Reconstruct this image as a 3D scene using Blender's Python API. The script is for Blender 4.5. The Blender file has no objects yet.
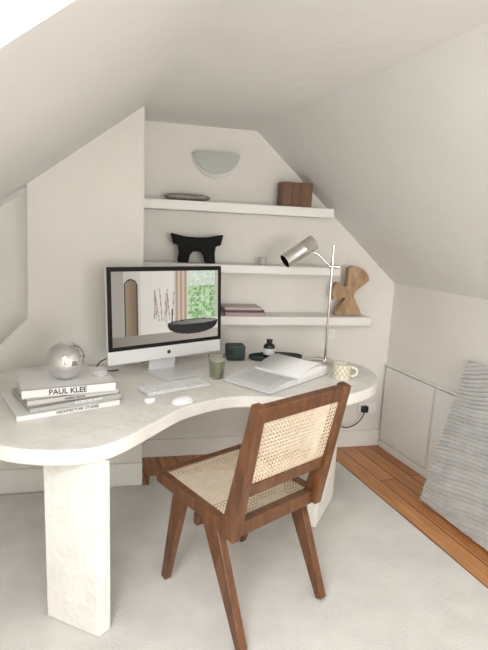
import bpy, bmesh, math, random
from mathutils import Vector, Matrix
random.seed(4)
V=Vector
D=V((-.35,.937,0)).normalized()      # room depth direction
Wd=V((.976,.22,0)).normalized()      # along back wall
NR=V((D.y,-D.x,0))                   # outward normal of right wall
NB=V((-Wd.y,Wd.x,0))                 # outward normal of back wall
UP=V((0,0,1))

# ---------------------------------------------------------------- materials
def mat(name,col,rough=.6,metal=0,var=0,scale=5,bump=0,bscale=60,emit=None,spec=None,trans=0,coat=0,bdist=.01):
    m=bpy.data.materials.new(name); m.use_nodes=True
    nt=m.node_tree; b=nt.nodes['Principled BSDF']
    b.inputs['Base Color'].default_value=(*col,1)
    b.inputs['Roughness'].default_value=rough
    b.inputs['Metallic'].default_value=metal
    if spec is not None: b.inputs['Specular IOR Level'].default_value=spec
    if trans: b.inputs['Transmission Weight'].default_value=trans
    if coat: b.inputs['Coat Weight'].default_value=coat
    tc=nt.nodes.new('ShaderNodeTexCoord')
    if var:
        n=nt.nodes.new('ShaderNodeTexNoise'); n.inputs['Scale'].default_value=scale; n.inputs['Detail'].default_value=5
        nt.links.new(tc.outputs['Object'],n.inputs['Vector'])
        r=nt.nodes.new('ShaderNodeValToRGB')
        r.color_ramp.elements[0].position=.3; r.color_ramp.elements[1].position=.7
        r.color_ramp.elements[0].color=(*[max(0,c*(1-var)) for c in col],1)
        r.color_ramp.elements[1].color=(*[min(1,c*(1+var)) for c in col],1)
        nt.links.new(n.outputs['Fac'],r.inputs['Fac']); nt.links.new(r.outputs['Color'],b.inputs['Base Color'])
    if bump:
        n2=nt.nodes.new('ShaderNodeTexNoise'); n2.inputs['Scale'].default_value=bscale; n2.inputs['Detail'].default_value=4
        nt.links.new(tc.outputs['Object'],n2.inputs['Vector'])
        bp=nt.nodes.new('ShaderNodeBump'); bp.inputs['Strength'].default_value=bump; bp.inputs['Distance'].default_value=bdist
        nt.links.new(n2.outputs['Fac'],bp.inputs['Height']); nt.links.new(bp.outputs['Normal'],b.inputs['Normal'])
    if emit:
        b.inputs['Emission Color'].default_value=(*col,1); b.inputs['Emission Strength'].default_value=emit
    return m
def wood(name,c1,c2,rough=.4,scale=(3,3,40),axis=None):
    m=bpy.data.materials.new(name); m.use_nodes=True; nt=m.node_tree; b=nt.nodes['Principled BSDF']
    tc=nt.nodes.new('ShaderNodeTexCoord'); mp=nt.nodes.new('ShaderNodeMapping'); mp.inputs['Scale'].default_value=scale
    n=nt.nodes.new('ShaderNodeTexNoise'); n.inputs['Scale'].default_value=1.5; n.inputs['Detail'].default_value=6; n.inputs['Distortion'].default_value=.6
    r=nt.nodes.new('ShaderNodeValToRGB'); r.color_ramp.elements[0].position=.3; r.color_ramp.elements[1].position=.72
    r.color_ramp.elements[0].color=(*c1,1); r.color_ramp.elements[1].color=(*c2,1)
    nt.links.new(tc.outputs['Object'],mp.inputs['Vector']); nt.links.new(mp.outputs['Vector'],n.inputs['Vector'])
    nt.links.new(n.outputs['Fac'],r.inputs['Fac']); nt.links.new(r.outputs['Color'],b.inputs['Base Color'])
    b.inputs['Roughness'].default_value=rough
    return m
M={}
M['wall']=mat('wall_plaster',(.80,.775,.725),.85,var=.03,scale=2.5,bump=.35,bscale=7)
M['ceil']=mat('ceiling_plaster',(.80,.79,.765),.85,var=.02,scale=2,bump=.5,bscale=4,bdist=.02)
M['trim']=mat('trim_paint',(.84,.825,.79),.5)
M['desk']=mat('desk_plaster',(.85,.83,.78),.65,var=.06,scale=8,bump=.6,bscale=26)
M['carpet']=mat('carpet_wool',(.80,.78,.74),.95,var=.07,scale=5,bump=.8,bscale=230,bdist=.012)
M['teak']=wood('teak',(.070,.027,.010),(.20,.080,.030),.36,(22,22,4))
M['cane']=mat('cane',(.76,.64,.48),.6,var=.1,scale=30)
M['black']=mat('black_gloss',(.012,.012,.013),.4)
M['blackmat']=mat('black_matte',(.008,.008,.008),.75,spec=.2)
M['darkgreen']=mat('dark_green',(.022,.045,.038),.45)
M['chrome']=mat('chrome',(.76,.76,.77),.05,1)
M['steel']=mat('polished_steel',(.74,.72,.70),.14,1)
M['alu']=mat('aluminium',(.80,.81,.82),.35,.2)
M['white']=mat('white_plastic',(.88,.88,.88),.35)
M['paper']=mat('paper',(.90,.90,.89),.8)
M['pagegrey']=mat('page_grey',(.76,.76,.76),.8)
M['pages']=mat('page_edges',(.66,.62,.56),.9)
M['ink']=mat('ink',(.03,.03,.03),.6)
M['print']=mat('printed_text',(.38,.38,.38),.8)
M['mug']=mat('mug_glaze',(.82,.80,.68),.35)
M['mugpat']=mat('mug_pattern',(.62,.56,.38),.4)
M['oak']=wood('carved_oak',(.30,.18,.09),(.52,.36,.21),.6,(14,14,6))
M['walnut']=wood('walnut_block',(.085,.035,.014),(.21,.095,.04),.5,(30,30,3))
M['stone']=mat('stone',(.30,.27,.24),.7,var=.3,scale=25)
M['matcha']=mat('matcha',(.40,.42,.26),.5,var=.2,scale=25)
M['sconce']=mat('sconce_ceramic',(.86,.85,.81),.5)
M['sconce_in']=mat('sconce_glass',(.42,.45,.43),.35)

# floor boards running along depth direction
def floor_mat():
    m=bpy.data.materials.new('pine_boards'); m.use_nodes=True; nt=m.node_tree; b=nt.nodes['Principled BSDF']
    tc=nt.nodes.new('ShaderNodeTexCoord'); mp=nt.nodes.new('ShaderNodeMapping')
    mp.inputs['Rotation'].default_value=(0,0,-math.atan2(D.y,D.x))
    nt.links.new(tc.outputs['Object'],mp.inputs['Vector'])
    br=nt.nodes.new('ShaderNodeTexBrick'); br.inputs['Scale'].default_value=1
    br.inputs['Brick Width'].default_value=2.6; br.inputs['Row Height'].default_value=.125
    br.inputs['Mortar Size'].default_value=.004; br.inputs['Mortar Smooth'].default_value=.2
    br.inputs['Color1'].default_value=(.46,.19,.055,1); br.inputs['Color2'].default_value=(.62,.29,.10,1); br.inputs['Mortar'].default_value=(.08,.03,.010,1)
    nt.links.new(mp.outputs['Vector'],br.inputs['Vector'])
    mp2=nt.nodes.new('ShaderNodeMapping'); mp2.inputs['Scale'].default_value=(2,30,2)
    nt.links.new(mp.outputs['Vector'],mp2.inputs['Vector'])
    n=nt.nodes.new('ShaderNodeTexNoise'); n.inputs['Scale'].default_value=1.5; n.inputs['Detail'].default_value=5
    nt.links.new(mp2.outputs['Vector'],n.inputs['Vector'])
    r=nt.nodes.new('ShaderNodeValToRGB'); r.color_ramp.elements[0].color=(.6,.5,.45,1); r.color_ramp.elements[1].color=(1.15,1.15,1.15,1)
    r.color_ramp.elements[0].position=.3; r.color_ramp.elements[1].position=.7
    nt.links.new(n.outputs['Fac'],r.inputs['Fac'])
    mx=nt.nodes.new('ShaderNodeMixRGB'); mx.blend_type='MULTIPLY'; mx.inputs[0].default_value=.8
    nt.links.new(br.outputs['Color'],mx.inputs[1]); nt.links.new(r.outputs['Color'],mx.inputs[2])
    hs=nt.nodes.new('ShaderNodeHueSaturation'); hs.inputs['Saturation'].default_value=.98; hs.inputs['Value'].default_value=1.0
    nt.links.new(mx.outputs[0],hs.inputs['Color'])
    nt.links.new(hs.outputs[0],b.inputs['Base Color']); b.inputs['Roughness'].default_value=.35
    return m
M['floor']=floor_mat()

# ---------------------------------------------------------------- helpers
def obj(name,vs,fs,m,parent=None,bevel=0,smooth=False,seg=2):
    me=bpy.data.meshes.new(name); me.from_pydata([tuple(v) for v in vs],[],fs); me.update()
    bm=bmesh.new(); bm.from_mesh(me); bmesh.ops.recalc_face_normals(bm,faces=bm.faces); bm.to_mesh(me); bm.free()
    o=bpy.data.objects.new(name,me); bpy.context.scene.collection.objects.link(o)
    me.materials.append(m)
    if bevel:
        b=o.modifiers.new('bevel','BEVEL'); b.width=bevel; b.segments=seg; b.limit_method='ANGLE'; b.angle_limit=.6
    if smooth:
        for p in me.polygons: p.use_smooth=True
    if parent: o.parent=parent
    return o
def empty(name):
    e=bpy.data.objects.new(name,None); e.empty_display_size=.05; bpy.context.scene.collection.objects.link(e); return e
def prism(name,base,ext,m,parent=None,bevel=0,smooth=False,seg=2):
    n=len(base); base=[V(b) for b in base]; ext=V(ext)
    vs=base+[b+ext for b in base]
    fs=[tuple(range(n)),tuple(range(2*n-1,n-1,-1))]+[(i,(i+1)%n,n+(i+1)%n,n+i) for i in range(n)]
    return obj(name,vs,fs,m,parent,bevel,smooth,seg)
def boxv(c,ax,ay,az,sx,sy,sz):
    c=V(c); r=[]
    for k in (-.5,.5):
        for (i,j) in ((-.5,-.5),(.5,-.5),(.5,.5),(-.5,.5)):
            r.append(c+ax*sx*i+ay*sy*j+az*sz*k)
    return r
BF=[(0,3,2,1),(4,5,6,7),(0,1,5,4),(1,2,6,5),(2,3,7,6),(3,0,4,7)]
def box(name,c,size,m,ax=V((1,0,0)),ay=V((0,1,0)),az=UP,parent=None,bevel=0):
    return obj(name,boxv(c,ax,ay,az,*size),BF,m,parent,bevel)
def beam(name,p0,p1,a,s0,s1,m,parent=None,bevel=.004):
    """tapered bar p0->p1; a = width axis; s0,s1=(width,depth)"""
    p0=V(p0);p1=V(p1); d=(p1-p0).normalized(); b=d.cross(a).normalized()
    vs=[]
    for p,s in ((p0,s0),(p1,s1)):
        for i,j in ((-.5,-.5),(.5,-.5),(.5,.5),(-.5,.5)): vs.append(p+a*s[0]*i+b*s[1]*j)
    return obj(name,vs,BF,m,parent,bevel)
def lathe(name,prof,c,m,parent=None,n=40,axis=UP,smooth=True,sx=1,sy=1,rot=0):
    c=V(c); axis=V(axis).normalized(); t=V((1,0,0)) if abs(axis.x)<.9 else V((0,1,0))
    u=(t-axis*t.dot(axis)).normalized(); w=axis.cross(u)
    u,w=u*math.cos(rot)+w*math.sin(rot), w*math.cos(rot)-u*math.sin(rot)
    vs=[];fs=[]
    for r,h in prof:
        for i in range(n):
            a=2*math.pi*i/n; vs.append(c+axis*h+u*(max(r,1e-4)*math.cos(a)*sx)+w*(max(r,1e-4)*math.sin(a)*sy))
    for k in range(len(prof)-1):
        for i in range(n):
            j=(i+1)%n; fs.append((k*n+i,k*n+j,(k+1)*n+j,(k+1)*n+i))
    o=obj(name,vs,fs,m,parent,0,smooth)
    if smooth:
        mod=o.modifiers.new('es','EDGE_SPLIT'); mod.split_angle=.7
    return o
def tube(name,pts,r,m,parent=None,res=12):
    cu=bpy.data.curves.new(name,'CURVE'); cu.dimensions='3D'; cu.bevel_depth=r; cu.bevel_resolution=4; cu.use_fill_caps=True
    sp=cu.splines.new('NURBS'); sp.points.add(len(pts)-1)
    for i,p in enumerate(pts): sp.points[i].co=(*p,1)
    sp.use_endpoint_u=True; sp.order_u=min(4,len(pts)); sp.resolution_u=res
    o=bpy.data.objects.new(name,cu); bpy.context.scene.collection.objects.link(o); cu.materials.append(m)
    if parent: o.parent=parent
    return o

# ---------------------------------------------------------------- room shell
K=V((1.11,3.74,0))            # back/right corner
PC=V((-.60,2.93,0))           # pillar corner
NL=V((-.746,3.32,0))          # niche back-left
RG=V((.03,3.497,0))           # right edge of flat ceiling at back wall
ZC=2.27; ZK=1.28
LEN=6.2
def up(p,z): return V((p.x,p.y,z))
prism('floor',[up(p,0) for p in [K+D*.2+NR*.2, K-D*(LEN)+NR*.2, PC-Wd*1.6-D*LEN, PC-Wd*1.9+D*.5, NL+D*.2-Wd*.2]],(0,0,-.08),M['floor'])
prism('wall_back',[up(NL-Wd*.1,0),up(K+Wd*.1,0),up(K+Wd*.1,1.25),up(K,1.28),up(RG,ZC),up(RG,ZC+.1),up(NL-Wd*.1,ZC+.1)],NB*.12,M['wall'])
def pw(x,z): return V((x,2.93+(x+.60)*.2254,z))
prism('wall_chimney',[pw(-.60,0),pw(-.60,2.33),pw(-1.215,1.86),pw(-1.235,1.07),pw(-1.38,.92),pw(-1.85,.45),pw(-1.85,0)],NB*.10,M['wall'],bevel=.012)
prism('wall_niche_side',[up(PC,0)+NB*.05,up(PC,ZC+.05)+NB*.05,up(NL,ZC+.05)+NB*.05,up(NL,0)+NB*.05],-NR*.1,M['wall'])
prism('wall_recess',[pw(-1.1,0)+NB*.3,pw(-1.1,2.0)+NB*.3,pw(-2.0,1.4)+NB*.3,pw(-2.0,0)+NB*.3],NB*.1,M['wall'])
prism('wall_right',[up(K,0),up(K-D*LEN,0),up(K-D*LEN,ZK),up(K,ZK)],NR*.12,M['wall'])
e=-D; O=V((-.60,2.93,ZC)); vd=V((-.61,-.1375,-.46))
LN=vd.cross(e).normalized()
if LN.z<0: LN=-LN
def SL(s,t): return O+e*s+vd*t
def slab_vs(s0,s1,t0,t1,th=.16):
    q=[SL(s0,t0),SL(s1,t0),SL(s1,t1),SL(s0,t1)]; return q+[a+LN*th for a in q]
vs=[];fs=[]
for a in [(-.7,2.10,0,1.95),(2.10,3.3,0,.42),(2.10,3.3,1.55,1.95),(3.3,LEN,0,1.95)]:
    k=len(vs); vs+=slab_vs(*a); fs+=[tuple(k+i for i in f) for f in BF]
obj('ceiling_slope_left',vs,fs,M['ceil'])
rg=up(RG,ZC); kk=up(K,ZK); rn=(kk-rg).cross(e).normalized(); rn=rn if rn.z>0 else -rn
prism('ceiling_slope_right',[rg+D*.15,kk+D*.15,kk+e*LEN,rg+e*LEN],rn*.12,M['ceil'])
prism('ceiling',[up(PC,ZC)+D*.55,up(RG,ZC)+D*.15,up(RG,ZC)+e*LEN,up(PC,ZC)+e*LEN],(0,0,.12),M['ceil'])
lk=SL(0,1.9)
prism('wall_left',[up(lk+D*.6,0),up(lk+e*LEN,0),up(lk+e*LEN,lk.z+.05),up(lk+D*.6,lk.z+.05)],-NR*.1,M['wall'])
# rear wall (behind the viewer) with a wide window opening
RA=up(lk,0)+e*(LEN-.25)-NR*.1; RBb=K+e*(LEN-.05)+NR*.1; rwv=(RBb-RA); rwl=rwv.length; rwd=rwv.normalized(); rwn=V((rwd.y,-rwd.x,0))
vs=[];fs=[]
for u0,u1,a,b in ((0,.26,0,2.35),(.84,1,0,2.35),(.26,.84,0,.55),(.26,.84,2.05,2.35)):
    k=len(vs); q=[RA+rwv*u0,RA+rwv*u1]
    vs+=[up(q[0],a),up(q[1],a),up(q[1],b),up(q[0],b)]+[up(x,z)+rwn*.12 for x,z in ((q[0],a),(q[1],a),(q[1],b),(q[0],b))]
    fs+=[tuple(k+i for i in f) for f in BF]
obj('wall_rear',vs,fs,M['wall'])
w2=empty('window_2')
for i,u in enumerate((.265,.45,.65,.835)):
    c=RA+rwv*u+rwn*.06; obj('mullion_%d'%(i+1),boxv(up(c,1.30),rwd,rwn,UP,.045,.05,1.5),BF,M['white'],w2)
for i,z in enumerate((.575,2.025)):
    c=RA+rwv*.55+rwn*.06; obj('rail_%d'%(i+1),boxv(up(c,z),rwd,rwn,UP,rwl*.58,.05,.045),BF,M['white'],w2)
sk=empty('window_1')
fv=[];ff=[]
for a in [(2.10,2.15,.42,1.55),(3.25,3.3,.42,1.55),(2.10,3.3,.42,.48),(2.10,3.3,1.49,1.55)]:
    q=[SL(a[0],a[2]),SL(a[1],a[2]),SL(a[1],a[3]),SL(a[0],a[3])]; k=len(fv)
    fv+=[p+LN*.09 for p in q]+[p+LN*.15 for p in q]; ff+=[tuple(k+i for i in f) for f in BF]
obj('skylight_frame',fv,ff,M['white'],sk)

def skirt(name,p,q,h,out,z0=0,th=.018):
    p=up(p,z0);q=up(q,z0)
    prism(name,[p,q,q+V((0,0,h)),p+V((0,0,h))],-out*th,M['trim'],bevel=.004)
skirt('baseboard_back',NL+Wd*.01,K-Wd*.005,.13,NB)
skirt('baseboard_chimney',pw(-1.84,0),PC+Wd*.0,.16,NB)
skirt('baseboard_right',K-D*.02,K-D*(LEN-.3),.055,NR,th=.022)
def rw(d,z,off=0): return V((K.x,K.y,z))-D*d-NR*off
for i,(a,b) in enumerate([(.03,.55),(.575,1.30),(1.325,2.1)]):
    prism('door_%d'%(i+1),[rw(a,.064,.001),rw(b,.064,.001),rw(b,.645,.001),rw(a,.645,.001)],-NR*.022,M['trim'],bevel=.003)
prism('trim_1',[rw(0.0,.652),rw(2.2,.652),rw(2.2,.668),rw(0.0,.668)],-NR*.024,M['trim'],bevel=.003)

rugR=V((.72,3.37,0)); lw=up(lk,0)
rug=[rugR,rugR-D*5.2,lw+e*4.8+NR*.04,lw+NR*.04-D*.05,pw(-.56,0)-NB*.025,PC+V((.03,.10,0))]
rug=[V((p.x,p.y,.002)) for p in rug]
prism('carpet',rug,(0,0,.014),M['carpet'],bevel=.005)

# ---------------------------------------------------------------- desk
DZ=.80
desk=empty('curved_desk')
ctrl=[(-1.28,2.40),(-1.22,2.05),(-1.08,1.82),(-.87,1.705),(-.69,1.680),(-.53,1.72),(-.435,1.83),(-.345,2.02),(-.24,2.21),(-.06,2.365),(.12,2.40),(.30,2.405),(.47,2.44),(.61,2.53),(.74,2.68),(.80,2.86),(.80,3.02),(.73,3.16),(.60,3.25),(.42,3.30),(.15,3.30),(-.15,3.24),(-.42,3.12),(-.56,2.95)]
def cr(P,n=6,closed=True):
    out=[];N=len(P)
    for i in range(N):
        p0,p1,p2,p3=[V((*P[(i+k-1)%N],0)) for k in range(4)]
        for j in range(n):
            t=j/n
            out.append(.5*((2*p1)+(-p0+p2)*t+(2*p0-5*p1+4*p2-p3)*t*t+(-p0+3*p1-3*p2+p3)*t**3))
    return out
cv=cr(ctrl)
last=[V((-.56,2.915,0)),V((-.64,2.885,0)),V((-1.14,2.775,0)),V((-1.24,2.72,0)),V((-1.30,2.6,0))]
idx=len(ctrl)-1
cut=cv[:idx*6+1]+last[1:]
prism('desk_top',[V((p.x,p.y,DZ-.060)) for p in cut],(0,0,.060),M['desk'],desk,bevel=.008,seg=3)
prism('leg_1',[V(p) for p in [(-.755,1.80,.017),(-.512,1.700,.017),(-.478,1.750,.017),(-.72,1.85,.017)]],(0,0,DZ-.060-.017),M['desk'],desk,bevel=.006)
prism('leg_2',[V(p) for p in [(.385,2.53,.017),(.445,2.51,.017),(.60,2.86,.017),(.54,2.89,.017)]],(0,0,DZ-.060-.017),M['desk'],desk,bevel=.012)

# ---------------------------------------------------------------- shelves
def bk(x): return K.y+(x-K.x)*.2254
def shelf(name,x0,x1,zt,th,dep=.20):
    p=[V((x0,bk(x0)-.002,zt-th)),V((x1,bk(x1)-.002,zt-th))]
    q=[p[1]-NB*dep,p[0]-NB*dep]
    prism(name,p+q,(0,0,th),M['trim'],bevel=.006)
shelf('wall_shelf',-.70,.525,1.785,.06)
shelf('wall_shelf.001',-.70,.60,1.395,.055)
shelf('wall_shelf.002',-.70,.855,1.055,.06)

# ---------------------------------------------------------------- chair
ch=empty('cane_chair')
F_=V((-.663,.749,0)); G_=V((.749,.663,0)); CC=V((.0475,2.01,0))
def cp(a,b,z): return CC+G_*a+F_*b+V((0,0,z))
T=M['teak']; h=.232; z0=.026
for i,sg in enumerate((-1,1)):
    beam('rear_leg_%d'%(i+1),cp(sg*h,-.262,z0),cp(sg*h,-.045,.49),G_,(.036,.036),(.036,.095),T,ch)
    beam('front_leg_%d'%(i+1),cp(sg*h,.275,z0),cp(sg*h,.165,.49),G_,(.036,.034),(.036,.08),T,ch)
    beam('side_rail_%d'%(i+1),cp(sg*h,-.185,.487),cp(sg*h,.335,.505),G_,(.038,.055),(.038,.05),T,ch)
    beam('stile_%d'%(i+1),cp(sg*(h+.002),-.165,.46),cp(sg*(h+.002),-.292,1.02),G_,(.042,.080),(.042,.046),T,ch,.006)
def back(z): return -.165-(z-.46)*.227
beam('front_rail',cp(-.25,.325,.505),cp(.25,.325,.505),UP,(.05,.035),(.05,.035),T,ch)
beam('rear_rail',cp(-.25,-.165,.482),cp(.25,-.165,.482),UP,(.06,.04),(.06,.04),T,ch)
beam('under_stretcher',cp(-.232,.06,.42),cp(.232,.06,.42),UP,(.05,.03),(.05,.03),T,ch)
bax=V((0,0,1)) - F_*.227; bax.normalize()
for n_,zc,hh in (('back_top_rail',.984,.062),('back_low_rail',.665,.055)):
    beam(n_,cp(-.23,back(zc),zc),cp(.23,back(zc),zc),bax,(hh,.034),(hh,.034),T,ch)
def weave(name,org,ua,va,lu,lv,nrm,parent,sp=.0170,w=.0058):
    vs=[];fs=[]
    def strip(p,q,ww,lift):
        d=(q-p).normalized(); s=nrm.cross(d).normalized()*ww/2; k=len(vs)
        vs.extend([p-s+nrm*lift,p+s+nrm*lift,q+s+nrm*lift,q-s+nrm*lift]); fs.append((k,k+1,k+2,k+3))
    n=int(lu/sp)
    for i in range(n+1):
        u=lu*i/n; strip(org+ua*u,org+ua*u+va*lv,w,.0006)
    n2=int(lv/sp)
    for i in range(n2+1):
        v=lv*i/n2; strip(org+va*v,org+va*v+ua*lu,w,.0012)
    c=-lv
    while c<lu:
        a0=max(0,c); a1=min(lu,c+lv)
        if a1>a0+.003:
            strip(org+ua*a0+va*(a0-c),org+ua*a1+va*(a1-c),w*.65,.0018)
            strip(org+ua*(lu-a0)+va*(a0-c),org+ua*(lu-a1)+va*(a1-c),w*.65,.0024)
        c+=sp
    return obj(name,vs,fs,M['cane'],parent)
nb=(bax.cross(G_)).normalized()
if nb.dot(F_)>0: nb=-nb
weave('cane_back',cp(-.215,back(.69),.69)+nb*.008,G_,bax,.43,.270,nb,ch)
weave('cane_seat',cp(-.215,-.15,.505),G_,(F_+V((0,0,.035))).normalized(),.43,.46,UP,ch)

# ---------------------------------------------------------------- computer
comp=empty('desktop_computer')
mx=V((.766,.643,0)).normalized(); mn=V((mx.y,-mx.x,0)) # toward viewer
mc=V((-.415,2.74,0)); MW=.725; zb,zt_=.888,1.402
tilt=.05
mu=(UP-mn*tilt).normalized()
mo=V((mc.x,mc.y,zb))
def mp_(u,v,w=0): return mo+mx*u+mu*v+mn*w
H_=zt_-zb
obj('display_body',[mp_(a*MW/2,b,w) for w in (-.022,0) for a,b in ((-1,0),(1,0),(1,H_),(-1,H_))],BF,M['alu'],comp,bevel=.006)
CH=.074
obj('display_glass',[mp_(a*MW/2,b,w) for w in (.0005,.004) for a,b in ((-1,CH),(1,CH),(1,H_),(-1,H_))],BF,mat('bezel_glass',(.01,.01,.01),.3,spec=.25),comp,bevel=.002)
obj('display_back',[mp_(-.30,.06,-.02),mp_(.30,.06,-.02),mp_(.30,H_-.06,-.02),mp_(-.30,H_-.06,-.02),mp_(-.12,.15,-.055),mp_(.12,.15,-.055),mp_(.12,H_-.15,-.055),mp_(-.12,H_-.15,-.055)],BF,M['alu'],comp,bevel=.01)
lathe('chin_emblem',[(0,.001),(.011,.001),(.011,.0015),(0,.0015)],mp_(0,CH/2,0),M['ink'],comp,n=20,axis=mn)
gx,gy=180,116
def lerp(a,b,t): return tuple(x+(y-x)*t for x,y in zip(a,b))
rnd=random.Random(7)
noise=[[rnd.random() for _ in range(gx+1)] for _ in range(gy+1)]
br_lines=[(.36+.024*k+rnd.uniform(-.006,.006),rnd.uniform(-.10,.10),rnd.uniform(.26,.34),rnd.uniform(.66,.80)) for k in range(8)]
def pic(x,y,n):
    c=lerp((.50,.46,.41),(.78,.73,.66),min(1,x*2))
    if .24<x<.55: c=lerp(c,(.84,.80,.73),.5)
    if x<.10: c=(.40,.36,.31)
    # arched dark doorway frame
    ax_=(x-.16)/.06; archtop=.80+.10*math.sqrt(max(0,1-min(1,abs(ax_))**2))
    if abs(ax_)<1 and .12<y<archtop:
        c=lerp((.36,.26,.17),(.16,.11,.07),(ax_+1)/2)
        if abs(ax_)>.78 or y>archtop-.02: c=(.04,.035,.03)
    if y<.13: c=lerp((.24,.21,.18),(.52,.47,.41),x)
    for bx,sl,lo,hi in br_lines:
        if lo<y<hi and abs(x-(bx+sl*(y-lo)))<.004: c=(.36,.26,.19)
    if .55<x<.68 and y>.24:
        c=lerp((.42,.30,.22),(.74,.60,.48),.5+.5*math.sin(x*150))
    if .68<=x and y>.30:
        c=lerp((.06,.22,.02),(.80,1.05,.66),n**1.1)
        if y>.78: c=lerp(c,(.95,.98,.95),.55)
        if abs((x-.68)%.15)<.006 or abs(y-.62)<.006: c=(.80,.78,.75)
        if x>.965: c=(.60,.55,.47)
    dx=(x-.74)/.255
    if abs(dx)<1:
        q=math.sqrt(max(0,1-dx*dx)); top=.25+.05*q; bot=.25-.17*q**.8; rim=.25-.035*q
        if bot<y<top: c=(.02,.02,.02)
        if rim+.012<y<top-.012: c=lerp((.12,.12,.12),(.34,.33,.31),.5+.5*dx)
    if abs(x-.53)<.006 and .20<y<.46: c=(.03,.03,.03)
    return c
me=bpy.data.meshes.new('screen'); sv=[];sf=[];cols=[]
x0,x1_,y0,y1=-MW/2+.024,MW/2-.024,CH+.022,H_-.024
for j in range(gy+1):
    for i in range(gx+1):
        sv.append(tuple(mp_(x0+(x1_-x0)*i/gx,y0+(y1-y0)*j/gy,.0046)))
        n=noise[j][i]*.4+noise[j//4][i//4]*.6
        cols.append((*pic(i/gx,j/gy,n),1))
for j in range(gy):
    for i in range(gx):
        a=j*(gx+1)+i; sf.append((a,a+1,a+gx+2,a+gx+1))
me.from_pydata(sv,[],sf); ca=me.color_attributes.new('Col','FLOAT_COLOR','POINT')
for i,c in enumerate(cols): ca.data[i].color=c
so=bpy.data.objects.new('screen',me); bpy.context.scene.collection.objects.link(so); so.parent=comp
sm=bpy.data.materials.new('screen_image'); sm.use_nodes=True; nt=sm.node_tree; b=nt.nodes['Principled BSDF']
at=nt.nodes.new('ShaderNodeAttribute'); at.attribute_name='Col'
b.inputs['Base Color'].default_value=(.01,.01,.01,1); b.inputs['Roughness'].default_value=.25; b.inputs['Specular IOR Level'].default_value=.25
nt.links.new(at.outputs['Color'],b.inputs['Emission Color']); b.inputs['Emission Strength'].default_value=1.12
me.materials.append(sm)
sb=V((mc.x,mc.y,DZ))
obj('stand_neck',[sb+mx*(.085*i)+mn*w+V((0,0,z)) for z,wn,wf in ((.008,-.085,-.075),(.24,-.06,-.045)) for i,w in ((-1,wn),(1,wn),(1,wf),(-1,wf))],BF,M['alu'],comp,bevel=.003)
obj('stand_foot',boxv(sb+mn*.02+V((0,0,.0055)),mx,mn,UP,.20,.21,.008),BF,M['alu'],comp,bevel=.003)

kb=empty('keyboard')
kx=V((.80,.60,0)).normalized(); ky=V((-kx.y,kx.x,0)); kc=V((-.345,2.475,DZ))
obj('keyboard_base',boxv(kc+V((0,0,.007)),kx,ky,UP,.36,.135,.011),BF,M['alu'],kb,bevel=.004)
vs=[];fs=[]
for r in range(5):
    for c in range(14):
        if r==0 and 4<=c<=8:
            if c!=4: continue
            w=.118; cxk=-.165+.0254*6
        else: w=.020; cxk=-.165+.0254*c
        k=len(vs); vs+=boxv(kc+kx*cxk+ky*(-.05+.0245*r)+V((0,0,.0145)),kx,ky,UP,w,.019,.004); fs+=[tuple(k+i for i in f) for f in BF]
obj('keys',vs,fs,M['white'],kb)
mo_=lathe('computer_mouse',[(0,0),(.9,0.0),(1,.12),(.97,.35),(.8,.62),(.5,.85),(.2,.97),(0,1)],(0,0,0),M['white'],n=32)
mo_.scale=(.034,.058,.034); mo_.location=(-.272,2.25,DZ+.001); mo_.rotation_euler=(0,0,math.radians(-55))
eb=lathe('earbud_case',[(0,0),(.022,0),(.028,.006),(.028,.016),(.022,.024),(0,.025)],(-.425,2.235,DZ+.001),M['white'],n=24,sx=1,sy=.75,rot=.6)

# ---------------------------------------------------------------- stacked books + ball
bs=empty('book_stack')
bx=V((.81,.586,0)).normalized(); by=V((-bx.y,bx.x,0))
def book(i,c,w,d,z,t,rot,cover,name):
    ax=Matrix.Rotation(rot,3,'Z')@bx; ay=V((-ax.y,ax.x,0)); c=V((c[0],c[1],z))
    obj(name+'_pages',boxv(c+V((0,0,t/2))+ay*.003,ax,ay,UP,w-.012,d-.008,t-.006),BF,M['pages'],bs)
    obj(name+'_cover',boxv(c+V((0,0,.002)),ax,ay,UP,w,d,.004),BF,cover,bs)
    obj(name+'_cover_top',boxv(c+V((0,0,t-.002)),ax,ay,UP,w,d,.004),BF,cover,bs)
    obj(name+'_spine',boxv(c+V((0,0,t/2))-ay*(d/2-.002),ax,ay,UP,w,.004,t),BF,cover,bs)
    return ax,ay
cvW=mat('cover_white',(.84,.83,.81),.5); cvG=mat('cover_grey',(.46,.46,.44),.5); cvD=mat('cover_taupe',(.66,.64,.60),.5)
bc=(-.825,2.185)
def spine_text(txt,ax,ay,c,d,z,size,off,m):
    cu=bpy.data.curves.new('spine_text','FONT'); cu.body=txt; cu.size=size; cu.align_x='CENTER'; cu.align_y='CENTER'; cu.extrude=.0003; cu.offset=size*.02
    o=bpy.data.objects.new('spine_text',cu); bpy.context.scene.collection.objects.link(o); cu.materials.append(m)
    p=V((c[0],c[1],z))-ay*(d/2+.0012)+ax*off
    o.matrix_world=Matrix((( ax.x,0,-ay.x,p.x),(ax.y,0,-ay.y,p.y),(0,1,0,p.z),(0,0,0,1)))
    o.parent=bs
a=book(0,bc,.44,.32,DZ+.001,.026,0,cvW,'book_1'); spine_text('ARCHITECTURE  STUDIES',*a,bc,.32,DZ+.014,.016,.03,M['ink'])
c2=(-.805,2.205); a=book(1,c2,.40,.30,DZ+.0275,.022,.04,cvG,'book_2'); spine_text('INTERIORS NOW',*a,c2,.30,DZ+.039,.016,.05,M['paper'])
c3=(-.805,2.21); a=book(2,c3,.39,.28,DZ+.050,.022,-.03,cvD,'book_3'); spine_text('modern forms',*a,c3,.28,DZ+.061,.015,.0,M['ink'])
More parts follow.
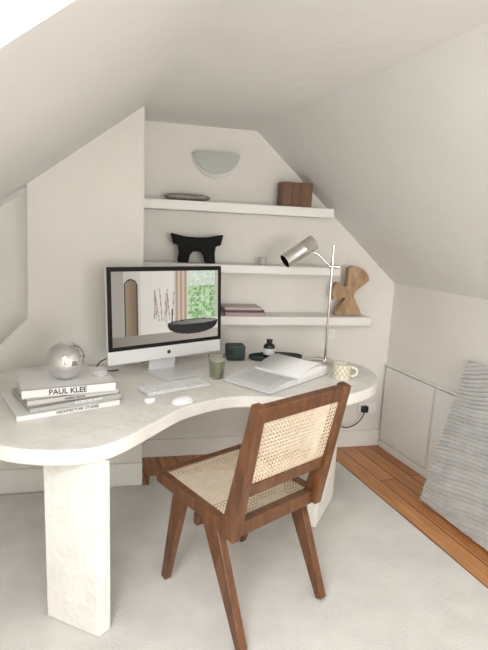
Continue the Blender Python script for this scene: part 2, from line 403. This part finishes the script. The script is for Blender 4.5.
c4=(-.805,2.21); a=book(3,c4,.39,.28,DZ+.0725,.040,-.16,cvW,'book_4'); spine_text('PAUL KLEE',*a,c4,.28,DZ+.0925,.033,-.01,M['ink'])
ztop=DZ+.1125
prof=[(math.sin(math.pi*i/32)*.086,.086-math.cos(math.pi*i/32)*.086) for i in range(33)]
lathe('chrome_ball',prof,(-.800,2.19,ztop+.001),M['chrome'],n=64)
lathe('small_dish',[(0,0),(.02,0),(.036,.014),(.034,.014),(.018,.004),(0,.004)],(-.665,2.26,ztop+.001),M['white'],n=28)

gp=(-.14,2.69,DZ+.001); gl=empty('drinking_glass')
gm=mat('clear_glass',(.95,.97,.95),.03,trans=1.0)
lathe('glass_wall',[(0,0),(.038,0),(.050,.130),(.0475,.130),(.036,.008),(0,.008)],gp,gm,gl,n=36)
lathe('drink',[(0,.009),(.0355,.009),(.0445,.100),(0,.100)],gp,M['matcha'],gl,n=36)
lathe('foam',[(0,.100),(.0445,.100),(.045,.108),(0,.108)],gp,mat('foam',(.70,.70,.58),.7),gl,n=36)

spk=box('speaker_cube',(-.050,3.12,DZ+.052),(.12,.09,.10),M['darkgreen'],ax=Wd,ay=NB,bevel=.012)
lathe('speaker_dial',[(0,0),(.018,0),(.018,.004),(0,.004)],V((-.075,3.068,DZ+.06)),M['black'],spk,n=24,axis=-NB)
lathe('oval_tray',[(0,0),(.14,0),(.15,.006),(.15,.026),(.143,.026),(.14,.012),(0,.012)],(.215,3.18,DZ+.001),M['darkgreen'],n=48,sx=1.2,sy=.58,rot=.22)
bt=empty('amber_bottle'); bp=V((.170,3.165,DZ+.014))
lathe('bottle_glass',[(0,0),(.034,0),(.037,.004),(.037,.074),(.031,.086),(.016,.092),(.016,.098),(0,.098)],bp,M['black'],bt,n=32)
lathe('bottle_cap',[(0,.098),(.020,.098),(.020,.118),(0,.119)],bp,M['black'],bt,n=24)
lathe('bottle_label',[(.0376,.022),(.0376,.062)],bp,M['paper'],bt,n=32)

# open notebook
nbk=empty('open_notebook')
ox=V((.635,.772,0)).normalized(); oy=V((-ox.y,ox.x,0))
ns=V((.145,2.425,DZ+.001)); PW=.310
def hL(t): return .008+.026*math.sin(math.pi*(.02+t*.80))**.8
def hR(t): return .016+.050*math.sin(math.pi*(.08+.72*t))**.75
def page(name,u0,u1,w,hf,m,v0=0,tilt=0):
    N=20; vs=[];fs=[]
    for k in range(2):
        for j in range(2):
            for i in range(N+1):
                t=i/N; u=u0+(u1-u0)*t
                z=hf(t) if k==1 else .0
                vs.append(ns+ox*u+oy*(v0+w*j)+V((0,0,z+.0032)))
    n=N+1
    for i in range(N):
        fs+= [(i,i+1,n+i+1,n+i),(2*n+i,3*n+i,3*n+i+1,2*n+i+1),(i,2*n+i,2*n+i+1,i+1),(n+i,n+i+1,3*n+i+1,3*n+i)]
    fs+=[(0,n,3*n,2*n),(N,2*n+N,3*n+N,n+N)]
    return obj(name,vs,fs,m,nbk)
obj('notebook_cover',boxv(ns+ox*.285+oy*(PW/2)+V((0,0,.0015)),ox,oy,UP,.58,PW+.012,.003),BF,cvG,nbk)
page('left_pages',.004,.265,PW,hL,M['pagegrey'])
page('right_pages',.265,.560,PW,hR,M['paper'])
for q,(l0,l1,lf) in enumerate(((.0,.86,.008),(.0,.70,.016))):
    N=18; vs=[];fs=[]
    for j in range(2):
        for i in range(N+1):
            t=l0+(l1-l0)*i/N
            vs.append(ns+ox*(.265+.295*t)+oy*(PW*j*.995+.001)+V((0,0,.0045+hR(t)+lf*(t/l1)**1.6)))
    for i in range(N): fs.append((i,i+1,N+1+i+1,N+1+i))
    o=obj('curled_leaf_%d'%(q+1),vs,fs,M['paper'],nbk,smooth=True); s=o.modifiers.new('s','SOLIDIFY'); s.thickness=.0006
vs=[];fs=[]
def ln(u0,u1,hf,a,b,vv,lift):
    N=8
    for i in range(N):
        t0=a+(b-a)*i/N;t1=a+(b-a)*(i+1)/N;q=len(vs)
        for t,v in ((t0,vv),(t1,vv),(t1,vv+.0035),(t0,vv+.0035)):
            vs.append(ns+ox*(u0+(u1-u0)*t)+oy*v+V((0,0,hf(t)+.0032+lift)))
        fs.append((q,q+1,q+2,q+3))
for k in range(13):
    ln(.004,.265,hL,.14,.80 if k%4 else .55,.045+.018*k,.0008)
obj('printed_lines',vs,fs,M['print'],nbk)
vs=[];fs=[]
for k in range(9):
    q=len(vs); z_=.006+.0036*k
    vs+= [ns+ox*.5606+oy*.004+V((0,0,z_)),ns+ox*.5606+oy*(PW-.004)+V((0,0,z_)),ns+ox*.5606+oy*(PW-.004)+V((0,0,z_+.0014)),ns+ox*.5606+oy*.004+V((0,0,z_+.0014))]
    fs.append((q,q+1,q+2,q+3))
    q=len(vs); z_=.006+.0036*k
    vs+= [ns+ox*.275-oy*.0006+V((0,0,z_)),ns+ox*.558-oy*.0006+V((0,0,z_)),ns+ox*.558-oy*.0006+V((0,0,z_+.0012)),ns+ox*.275-oy*.0006+V((0,0,z_+.0012))]
    if z_<.030: fs.append((q,q+1,q+2,q+3))
obj('page_edge_lines',vs,fs,M['pages'],nbk)
# mug
mg=empty('coffee_mug'); mp0=V((.575,2.79,DZ+.001))
lathe('mug_body',[(0,0),(.046,0),(.051,.006),(.052,.085),(.048,.087),(.046,.012),(0,.010)],mp0,M['mug'],mg,n=40)
hd=V((.93,-.2,0)).normalized()
tube('mug_handle',[mp0+hd*.048+V((0,0,.07)),mp0+hd*.079+V((0,0,.075)),mp0+hd*.092+V((0,0,.045)),mp0+hd*.079+V((0,0,.018)),mp0+hd*.048+V((0,0,.02))],.0065,M['mug'],mg)
vs=[];fs=[]
for r in range(4):
    for k in range(24):
        if (r+k)%2: continue
        a0=2*math.pi*k/24;a1=2*math.pi*(k+1)/24;q=len(vs);R_=.0525
        for a_,zz in ((a0,.012+.018*r),(a1,.012+.018*r),(a1,.030+.018*r),(a0,.030+.018*r)):
            vs.append(mp0+V((R_*math.cos(a_),R_*math.sin(a_),zz)))
        fs.append((q,q+1,q+2,q+3))
obj('mug_check_pattern',vs,fs,M['mugpat'],mg)

# ---------------------------------------------------------------- desk lamp
lp=empty('desk_lamp'); lb=V((.50,3.13,DZ+.001))
lathe('lamp_base',[(0,0),(.09,0),(.097,.004),(.097,.014),(.09,.018),(0,.019)],lb,M['steel'],lp,n=48)
pole=V((.535,3.15,DZ)); ptop=1.55
lathe('lamp_pole',[(0,.01),(.0085,.01),(.0085,ptop-DZ),(0,ptop-DZ+.002)],pole,M['steel'],lp,n=16)
h0=V((.232,3.08,1.442)); h1=V((.405,3.15,1.562)); hdv=(h1-h0); L_=hdv.length
lathe('lamp_head',[(.0,L_*.6),(.04,L_*.55),(.043,0),(.048,0),(.048,L_*.62),(.049,L_*.63),(.049,L_*.66),(.048,L_*.67),(.048,L_),(.043,L_+.004),(0,L_+.005)],h0,M['steel'],lp,n=40,axis=hdv)
tube('lamp_arm',[h0+hdv*.85+V((0,0,-.035)),V((.43,3.15,1.500)),V((.47,3.15,1.475)),V((.50,3.15,1.43)),V((.535,3.15,1.42))],.0075,M['steel'],lp)
lathe('lamp_clamp',[(0,-.02),(.016,-.02),(.016,.02),(0,.02)],V((.535,3.15,1.42)),M['steel'],lp,n=20)
lathe('lamp_knob',[(0,-.03),(.011,-.03),(.011,.035),(0,.035)],V((.545,3.14,1.42)),M['steel'],lp,n=16,axis=V((1,0,0)))

# ---------------------------------------------------------------- shelf objects
def shp(x,dep=.10): return V((x,bk(x),0))-NB*dep
wb=empty('wooden_box'); p=shp(.275)
for i,(o_,w_) in enumerate(((-.068,.066),(-.001,.066),(.070,.074))):
    obj('block_%d'%(i+1),boxv(p+Wd*o_+V((0,0,1.786+.079)),Wd,NB,UP,w_,.11,.156),BF,M['walnut'],wb,bevel=.002)
s_=lathe('stone_dish',[(0,0),(.09,0),(.14,.014),(.15,.030),(.12,.042),(0,.038)],shp(-.42,.09)+V((0,0,1.786)),M['stone'],n=40,sx=1,sy=.55,rot=.22)
outl=[(-.118,0),(-.055,0),(-.045,.045),(-.025,.068),(.025,.068),(.045,.045),(.055,0),(.118,0),(.112,.06),(.118,.100),(.150,.110),(.165,.172),(.135,.166),(.07,.154),(0,.151),(-.07,.154),(-.135,.166),(-.165,.172),(-.150,.110),(-.118,.100),(-.112,.06)]
p=shp(-.355,.10)+V((0,0,1.396))
prism('black_sculpture',[p+Wd*(a*1.03)+V((0,0,b_*1.08))+NB*.04 for a,b_ in outl],-NB*.08,M['blackmat'],bevel=.006,seg=3)
lathe('small_candle_cup',[(0,0),(.026,0),(.029,.05),(.026,.05),(.024,.03),(0,.03)],shp(.085,.1)+V((0,0,1.396)),mat('cup_grey',(.50,.49,.46),.5),n=28)
fb=empty('flat_books'); cb=[mat('cover_rose',(.45,.33,.31),.6),mat('cover_black',(.10,.08,.09),.6),mat('cover_sand',(.55,.45,.42),.6)]
zz=1.056
for i,(w_,t_) in enumerate(((.28,.022),(.27,.016),(.25,.018))):
    obj('flat_book_%d'%(i+1),boxv(shp(-.03-.01*i,.10)+V((0,0,zz+t_/2)),Wd,NB,UP,w_,.17,t_),BF,cb[i],fb,bevel=.002); zz+=t_+.0005
# carved three-blade sculpture
ou=[]
cz=.165
def blade(ang,r,hw,pts):
    for k in range(11):
        t=-1+2*k/10; a=math.radians(ang+hw*t); rr=r*(1-.10*t**4)
        pts.append((rr*math.cos(a),cz+rr*math.sin(a)))
def valley(ang,r,w_,pts):
    for d_ in (-w_,0,w_):
        a=math.radians(ang+d_); pts.append(((r+abs(d_)*.0004)*math.cos(a),cz+(r+abs(d_)*.0004)*math.sin(a)))
blade(62,.190,32,ou); valley(117,.046,12,ou)
blade(178,.120,38,ou); valley(236,.046,10,ou)
ou+=[(-.085,.030),(-.093,.012),(-.085,0),(.095,0),(.107,.012),(.100,.035)]
valley(-14,.044,22,ou)
p=shp(.70,.10)+V((0,0,1.056))
sc=prism('carved_wood_sculpture',[p+Wd*a+V((0,0,b_))+NB*.030 for a,b_ in ou],-NB*.060,M['oak'],bevel=.007,seg=3)

# wall sconce - half bowl uplight
sc_=empty('wall_sconce'); wc=V((-.235,bk(-.235),2.105))
N=28; R1=.160; vs=[];fs=[]
for j in range(11):
    ph=math.pi/2*j/10
    for i in range(N+1):
        th=math.pi*i/N
        r=R1*math.cos(ph)
        vs.append(wc+Wd*(-r*math.cos(th))-NB*(r*math.sin(th)*.40)+V((0,0,-R1*1.0*math.sin(ph))))
for j in range(10):
    for i in range(N):
        a=j*(N+1)+i; fs.append((a,a+1,a+N+2,a+N+1))
o=obj('bowl',vs,fs,M['sconce'],sc_,smooth=True)
sd=o.modifiers.new('s','SOLIDIFY'); sd.thickness=.010
vs=[];rr=.147
base=wc-NB*.074
for i in range(N+1):
    th=math.pi*i/N; vs.append(base+Wd*(-rr*math.cos(th))+V((0,0,-.004-rr*.90*math.sin(th))))
prism('front_panel',vs,NB*.008,M['sconce_in'],sc_)

# sockets, plug, cable
sk1=empty('wall_socket'); p=V((.98,bk(.98),.31))
obj('plate',boxv(p-NB*.007,Wd,NB,UP,.15,.010,.085),BF,M['white'],sk1,bevel=.003)
obj('plug',boxv(p-NB*.03-Wd*.03,Wd,NB,UP,.05,.036,.05),BF,M['black'],sk1,bevel=.006)
tube('plug_cable',[p-NB*.04-Wd*.03,p-NB*.06-Wd*.05+V((0,0,-.06)),p-NB*.07-Wd*.14+V((0,0,-.14)),p-NB*.08-Wd*.28+V((0,0,-.12)),p-NB*.10-Wd*.40+V((0,0,.05)),V((.50,3.32,.70))],.004,M['black'],sk1)
p=V((.64,bk(.64),.90))
sk2=obj('light_switch',boxv(p-NB*.007,Wd,NB,UP,.075,.010,.075),BF,M['white'],None,bevel=.003)
lathe('switch_rocker',[(0,0),(.02,0),(.02,.004),(0,.004)],p-NB*.012,M['trim'],sk2,n=20,axis=-NB)
tube('computer_cable',[V((-.70,2.74,DZ+.005)),V((-.79,2.66,DZ+.008)),V((-.82,2.68,DZ+.04)),V((-.78,2.78,DZ+.07)),V((-.62,2.82,DZ+.10)),V((-.50,2.80,1.05))],.0035,M['black'],comp)

# ---------------------------------------------------------------- leaning relief panel
A0=V((1.165,2.885,.0)); top0=A0+NR*.245+V((0,0,.885)); Ld=-D; PL=1.15
ud=Ld; vdp=(top0-A0); vl=vdp.length; vdp=vdp.normalized(); pn=ud.cross(vdp).normalized()
if pn.dot(NR)>0: pn=-pn
nu,nv=100,320; vs=[];fs=[]
def hgt(u,v):
    w=v+.05*math.sin(u*3.4+1.1+v*2)+.010*math.sin(u*9+v*9)-.05*u
    k=w/.023; kf=math.floor(k); f=k-kf; amp=.45+.55*abs(math.sin(kf*2.3+u*3.5))
    return .017*amp*(f**1.3)
for j in range(nv+1):
    for i in range(nu+1):
        u=PL*i/nu; v=vl*j/nv
        vs.append(A0+ud*u+vdp*v+pn*(hgt(u,v)+.022)+V((0,0,.012)))
for j in range(nv):
    for i in range(nu):
        a=j*(nu+1)+i; fs.append((a,a+1,a+nu+2,a+nu+1))
ar=empty('relief_art_panel')
obj('relief_surface',vs,fs,mat('relief_plaster',(.56,.555,.54),.9,var=.08,scale=12),ar)
obj('panel_board',boxv(A0+ud*PL/2+vdp*vl/2+pn*.010+V((0,0,.012)),ud,vdp,pn,PL,vl,.024),BF,mat('panel_edge',(.55,.54,.52),.8),ar)

# ---------------------------------------------------------------- light
w=bpy.data.worlds.new('world'); bpy.context.scene.world=w; w.use_nodes=True
bg=w.node_tree.nodes['Background']; bg.inputs[0].default_value=(.95,.975,1,1); bg.inputs[1].default_value=3.0
def area(name,loc,tgt,sx,sy,power,col=(1,1,1)):
    l=bpy.data.lights.new(name,'AREA'); l.shape='RECTANGLE'; l.size=sx; l.size_y=sy; l.energy=power; l.color=col
    o=bpy.data.objects.new(name,l); bpy.context.scene.collection.objects.link(o); o.location=loc
    o.rotation_euler=(V(tgt)-V(loc)).to_track_quat('-Z','Y').to_euler(); return o
skc=SL(2.7,1.0)
area('skylight_daylight',skc+LN*.35,skc-LN,1.1,.8,66,(.98,.99,1))
wc2=RA+rwv*.55+V((0,0,1.3))
area('rear_window_daylight',wc2+rwn*.18 if rwn.dot(e)>0 else wc2-rwn*.18,wc2+D*3+V((0,0,-.1)),rwl*.58,1.45,118,(1,.985,.955))

cam=bpy.data.cameras.new('cam'); co=bpy.data.objects.new('camera',cam); bpy.context.scene.collection.objects.link(co)
co.matrix_world=Matrix.Translation((0,0,1.6))@(Matrix.Rotation(math.pi/2-math.radians(10.4),4,'X')@Matrix.Rotation(math.atan(.045),4,'Z'))
cam.sensor_width=36; cam.lens=500/650*36; cam.clip_start=.02
bpy.context.scene.camera=co
bpy.context.scene.view_settings.view_transform='Standard'
bpy.context.scene.view_settings.exposure=-.42
